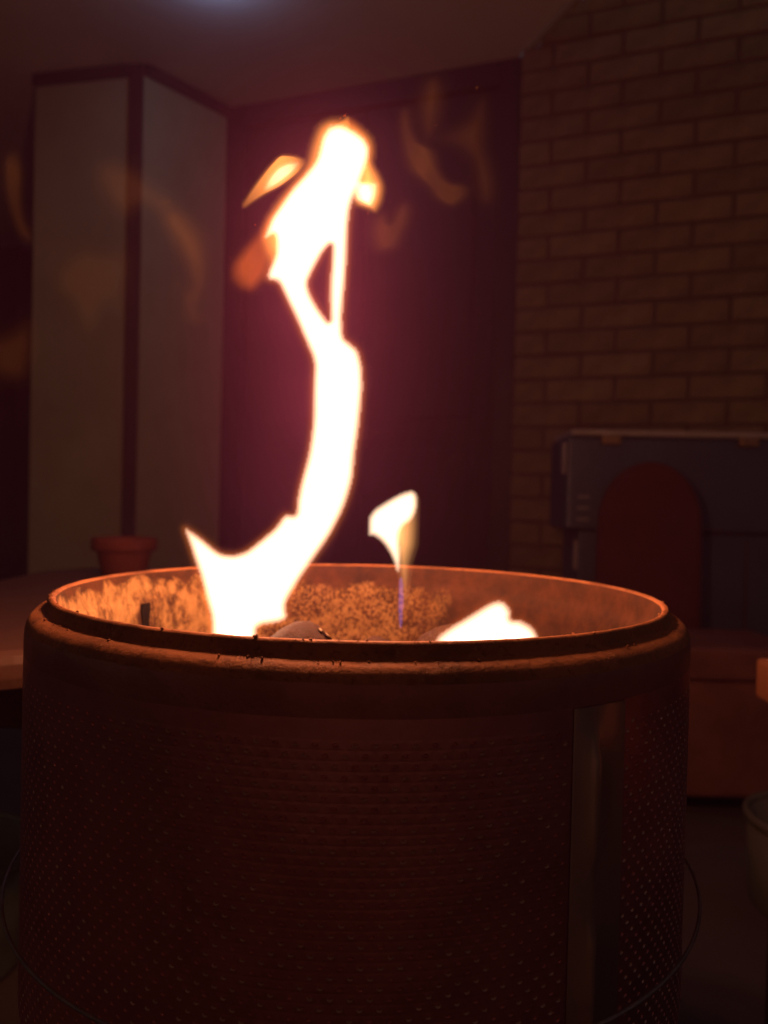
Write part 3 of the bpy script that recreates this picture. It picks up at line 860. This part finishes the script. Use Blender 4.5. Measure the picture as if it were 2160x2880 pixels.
for nm, lab, k in (('wisp_crescent', 'bright faint orange crescent wisp of flame before the right face of the pier', 1.5),
                   ('wisp_band', 'broad dim orange wisp of flame arching across the dark corner strip', 0.55),
                   ('wisp_tail', 'short thin tail of flame hanging below the crescent wisp', 1.4),
                   ('wisp_veil', 'faint ragged orange veil of flame left of the dark corner strip', 0.36),
                   ('wisp_left', 'thin faint curved wisp of flame near the left edge', 1.5),
                   ('wisp_bottom', 'dim orange wisp of flame low at the left edge', 0.4),
                   ('wisp_hook', 'faint hooked wisp of flame before the dark door', 2.6),
                   ('wisp_plume', 'dim upright plume of flame above the hooked wisp', 0.8),
                   ('wisp_sail', 'dim reddish sail-shaped wisp of flame beside the door jamb', 0.55),
                   ('wisp_near', 'faint yellowish wisp of flame just right of the tall flame', 2.6)):
    o = flame_part('flame_wisp', nm, None, WISP, depth=curl(k), grid=0.0013, wave=0.008, seed=k * 9, thin=0.00015, grow=0.009, it=3)
    tag(o, lab, 'flame', 'faint wisps of flame')

# ------------------------------------------------------------------ things around the drum
st = empty('low_table', (-0.475, 1.19, 0))
tag(st, 'low brown wooden table with rounded corners behind the left of the drum', 'table')
def rounded_rect(hx, hy, rx, n=14):
    pts = []
    for (cx, cy, a0) in ((hx - rx, -hy + rx, -90), (hx - rx, hy - rx, 0), (-hx + rx, hy - rx, 90), (-hx + rx, -hy + rx, 180)):
        for i in range(n + 1):
            a = R(a0 + 90 * i / n)
            pts.append((cx + rx * math.cos(a), cy + rx * math.sin(a)))
    return pts
tv, tf = [], []
rings = [(-0.012, 0.552), (-0.002, 0.556), (0.0, 0.566), (0.0, 0.580), (-0.003, 0.588), (-0.010, 0.5925), (-0.020, 0.5935)]
for off, z in rings:
    tv += [(x, y, z) for x, y in rounded_rect(0.205 + off, 0.47 + off, 0.19 + off)]
n = len(tv) // len(rings)
for k in range(len(rings) - 1):
    for i in range(n):
        j = (i + 1) % n
        tf.append((k * n + i, k * n + j, (k + 1) * n + j, (k + 1) * n + i))
tf += [tuple(range(n - 1, -1, -1)), tuple((len(rings) - 1) * n + i for i in range(n))]
link_mesh('table_top', pydata('table_top', tv, tf), M['stool'], st)
for x in (-0.15, 0.11):
    for y in (-0.36, 0.30):
        link_mesh('leg', box_mesh('leg', x, x + 0.04, y, y + 0.04, 0.001, 0.5515, 0.004), M['stool_side'], st)
for y in (-0.355, 0.31):
    link_mesh('apron', box_mesh('apron', -0.109, 0.109, y, y + 0.02, 0.49, 0.5515, 0.002), M['stool_side'], st)
for x in (-0.145, 0.125):
    link_mesh('apron', box_mesh('apron', x, x + 0.02, -0.319, 0.299, 0.49, 0.5515, 0.002), M['stool_side'], st)

pot = empty('flower_pot', (-0.488, 1.45, 0.594))
tag(pot, 'small dark red clay pot standing on the low table', 'pot')
link_mesh('body', lathe_mesh('pot_body', [(0.0005, 0.0005), (0.037, 0.0005), (0.040, 0.004), (0.050, 0.046), (0.0515, 0.05), (0.046, 0.05), (0.036, 0.012), (0.0005, 0.012)], 64), M['pot'], pot)
link_mesh('collar', lathe_mesh('pot_collar', [(0.0516, 0.0485), (0.0570, 0.0485), (0.0595, 0.052), (0.0600, 0.070), (0.0585, 0.073), (0.0525, 0.073), (0.0505, 0.070), (0.0505, 0.0505)], 64, True), M['pot'], pot)
link_mesh('soil', lathe_mesh('pot_soil', [(0.0005, 0.060), (0.03, 0.062), (0.0503, 0.058)], 32), M['soil'], pot)

# blue-grey steel cabinet on legs with a pale top strip, against the bricks
cb = empty('steel_cabinet', (0.545, 2.31, 0), R(-3.0))
tag(cb, 'blue-grey steel cabinet with a pale top strip in front of the bricks', 'cabinet')
link_mesh('hood', box_mesh('hood', 0.0, 1.15, 0.0, 0.30, 0.672, 0.955, 0.012, 3), M['blue_steel'], cb)
link_mesh('top_strip', box_mesh('top_strip', 0.012, 1.14, -0.012, 0.31, 0.956, 0.973, 0.004, 2), M['pale_strip'], cb)
link_mesh('side_strip', box_mesh('side_strip', -0.009, -0.0005, 0.004, 0.05, 0.84, 0.935, 0.003), M['pale_strip'], cb)
for x in (0.10, 0.50):
    link_mesh('catch', box_mesh('catch', x, x + 0.055, -0.022, -0.0005, 0.930, 0.9555, 0.004, 2), M['catch'], cb)
for z in (0.705, 0.739, 0.772):
    link_mesh('vent_slat', box_mesh('vent_slat', 0.034, 0.07, -0.005, -0.0003, z - 0.004, z + 0.004, 0.002), M['vent'], cb)
link_mesh('lower_body', box_mesh('lower_body', 0.045, 1.12, 0.02, 0.285, 0.10, 0.6715, 0.008, 2), M['blue_steel'], cb)
link_mesh('side_strip', box_mesh('side_strip', 0.0375, 0.0445, 0.03, 0.06, 0.55, 0.64, 0.002), M['pale_strip'], cb)
for x in (0.54,):
    link_mesh('door_gap', box_mesh('door_gap', x, x + 0.006, 0.0165, 0.0195, 0.13, 0.65), M['dark_trim'], cb)
for x in (0.07, 1.05):
    for y in (0.05, 0.25):
        link_mesh('leg', box_mesh('leg', x, x + 0.03, y, y + 0.03, 0.001, 0.0995, 0.003), M['dark_steel'], cb)

tc = empty('low_chair', (0.745, 2.02, 0))
tag(tc, 'low dark red chair with a rounded back in front of the blue-grey cabinet', 'chair')
# rounded back: arch outline given thickness, softly edged
prof, N = [], 40
for i in range(N + 1):
    t = math.pi * i / N
    prof.append((-0.142 * math.cos(t) if True else 0, 0.70 + 0.172 * math.sin(t)))
prof = [(-0.150, 0.40)] + prof + [(0.150, 0.40)]
bm = bmesh.new()
fv = [bm.verts.new((x, 0.115, z)) for x, z in prof]
bv = [bm.verts.new((x, 0.165, z)) for x, z in prof]
bm.faces.new(fv); bm.faces.new(bv[::-1])
for i in range(len(prof)):
    j = (i + 1) % len(prof)
    bm.faces.new((fv[j], fv[i], bv[i], bv[j]))
bmesh.ops.recalc_face_normals(bm, faces=bm.faces[:])
bmesh.ops.bevel(bm, geom=[e for e in bm.edges if abs(e.verts[0].co.y - e.verts[1].co.y) < 1e-6], offset=0.012, segments=3, affect='EDGES')
me = bpy.data.meshes.new('backrest'); bm.to_mesh(me); bm.free()
link_mesh('backrest', me, M['red_cloth'], tc)
def taper_box(name, x0, x1, y0, y1, z0, z1, t, mat):
    me = box_mesh(name, x0, x1, y0, y1, z0, z1, 0.014, 3)
    for v in me.vertices:
        k = (z1 - v.co.z) / (z1 - z0)
        cx = (x0 + x1) / 2
        v.co.x = cx + (v.co.x - cx) * (1 - t * k)
    return link_mesh(name, me, mat, tc)
taper_box('seat', -0.285, 0.285, -0.20, 0.11, 0.335, 0.415, 0.01, M['tub'])
taper_box('front_panel', -0.278, 0.278, -0.185, 0.105, 0.05, 0.334, 0.07, M['tub'])
for x in (-0.23, 0.2):
    for y in (-0.16, 0.06):
        link_mesh('leg', box_mesh('leg', x, x + 0.03, y, y + 0.03, 0.001, 0.0495, 0.003), M['dark_steel'], tc)

# garden chair at the right edge: only the near arm end and cloth side reach the view
ch = empty('garden_chair', (0.536, 1.06, 0), R(-90))
tag(ch, 'wooden-armed dark blue cloth chair cut off by the right edge', 'chair')
link_mesh('arm', box_mesh('arm', 0.004, 0.065, -0.02, 0.52, 0.490, 0.545, 0.006, 2), M['arm_wood'], ch)
link_mesh('arm', box_mesh('arm', 0.594, 0.655, -0.02, 0.52, 0.490, 0.545, 0.006, 2), M['arm_wood'], ch)
for x in (0.018, 0.61):
    for y in (0.0, 0.46):
        link_mesh('leg', box_mesh('leg', x, x + 0.035, y, y + 0.035, 0.001, 0.4895, 0.004), M['dark_steel'], ch)
    link_mesh('side_panel', box_mesh('side_panel', x - 0.002, x + 0.012, 0.036, 0.458, 0.30, 0.478, 0.004), M['navy'], ch)
link_mesh('seat', box_mesh('seat', 0.054, 0.606, 0.0, 0.50, 0.28, 0.37, 0.02, 3), M['navy'], ch)
link_mesh('backrest', box_mesh('backrest', 0.054, 0.606, 0.505, 0.56, 0.28, 0.86, 0.02, 3), M['navy'], ch)

bk = empty('pale_bucket', (0.835, 1.43, 0))
tag(bk, 'pale beige bucket on the floor at the lower right edge', 'bucket')
link_mesh('body', lathe_mesh('bucket', [(0.0005, 0.001), (0.118, 0.001), (0.122, 0.006), (0.130, 0.165), (0.124, 0.165), (0.116, 0.012), (0.0005, 0.012)], 64), M['pale_plastic'], bk)
link_mesh('lip', lathe_mesh('bucket_lip', [(0.1305, 0.158), (0.136, 0.160), (0.137, 0.172), (0.133, 0.177), (0.125, 0.174), (0.1245, 0.166)], 64, True), M['pale_plastic'], bk)
bk2 = empty('plant_tray', (-0.70, 1.2, 0))
tag(bk2, 'greenish grey plastic tub on the floor at the lower left edge', 'tub')
link_mesh('body', lathe_mesh('tray', [(0.0005, 0.001), (0.135, 0.001), (0.14, 0.008), (0.150, 0.175), (0.144, 0.175), (0.132, 0.012), (0.0005, 0.012)], 64), M['green_plastic'], bk2)
link_mesh('lip', lathe_mesh('tray_lip', [(0.1505, 0.166), (0.156, 0.168), (0.157, 0.182), (0.151, 0.186), (0.1445, 0.182), (0.1443, 0.176)], 64, True), M['green_plastic'], bk2)

# ------------------------------------------------------------------ added volumes in place of lens bloom
BLOOM_HAZE = 0.016  # density of the added air that spreads bloom and lifts the blacks
hz = link_mesh('bloom_haze', box_mesh('bloom_haze', -13, 13, -13, 13, -1.2, 3.4))
hm = bpy.data.materials.new('bloom_air')
hm.use_nodes = True
nt = hm.node_tree
nt.nodes.remove(nt.nodes['Principled BSDF'])
pv = nt.nodes.new('ShaderNodeVolumePrincipled')
pv.inputs['Color'].default_value = (0.88, 0.34, 1.0, 1)
pv.inputs['Density'].default_value = BLOOM_HAZE
pv.inputs['Anisotropy'].default_value = 0.0
nt.links.new(pv.outputs[0], nt.nodes['Material Output'].inputs['Volume'])
hz.data.materials.append(hm)
tag(hz, 'added thin scattering air over the whole patio, in place of lens bloom', 'bloom_haze', kind='stuff')


# added cloud standing in for lens bloom close about the tall flame
glow_root = empty('lens_glow', (-0.055, 0.60, 0.70))
tag(glow_root, 'added purplish cloud standing in for lens bloom around the tall flame', 'lens_glow', kind='stuff')
bm = bmesh.new()
bmesh.ops.create_uvsphere(bm, u_segments=40, v_segments=24, radius=1.0)
me = bpy.data.meshes.new('bloom_column'); bm.to_mesh(me); bm.free()
mm = bpy.data.materials.new('bloom_cloud')
mm.use_nodes = True
nt = mm.node_tree
nt.nodes.remove(nt.nodes['Principled BSDF'])
tcn = nt.nodes.new('ShaderNodeTexCoord')
ln = nt.nodes.new('ShaderNodeVectorMath'); ln.operation = 'LENGTH'
nt.links.new(tcn.outputs['Object'], ln.inputs[0])
fall = math_node(nt, 'SUBTRACT', 1.0, ln.outputs['Value'], True)
pv = nt.nodes.new('ShaderNodeVolumePrincipled')
pv.inputs['Color'].default_value = (0.85, 0.27, 1.0, 1)
nt.links.new(math_node(nt, 'MULTIPLY', math_node(nt, 'POWER', fall, 2.2), 0.19), pv.inputs['Density'])
nt.links.new(pv.outputs[0], nt.nodes['Material Output'].inputs['Volume'])
so = link_mesh('bloom_column', me, mm, glow_root, Vector((-0.055, 0.60, 0.82)) - Vector(glow_root.location))
so.scale = (0.20, 0.17, 0.36)
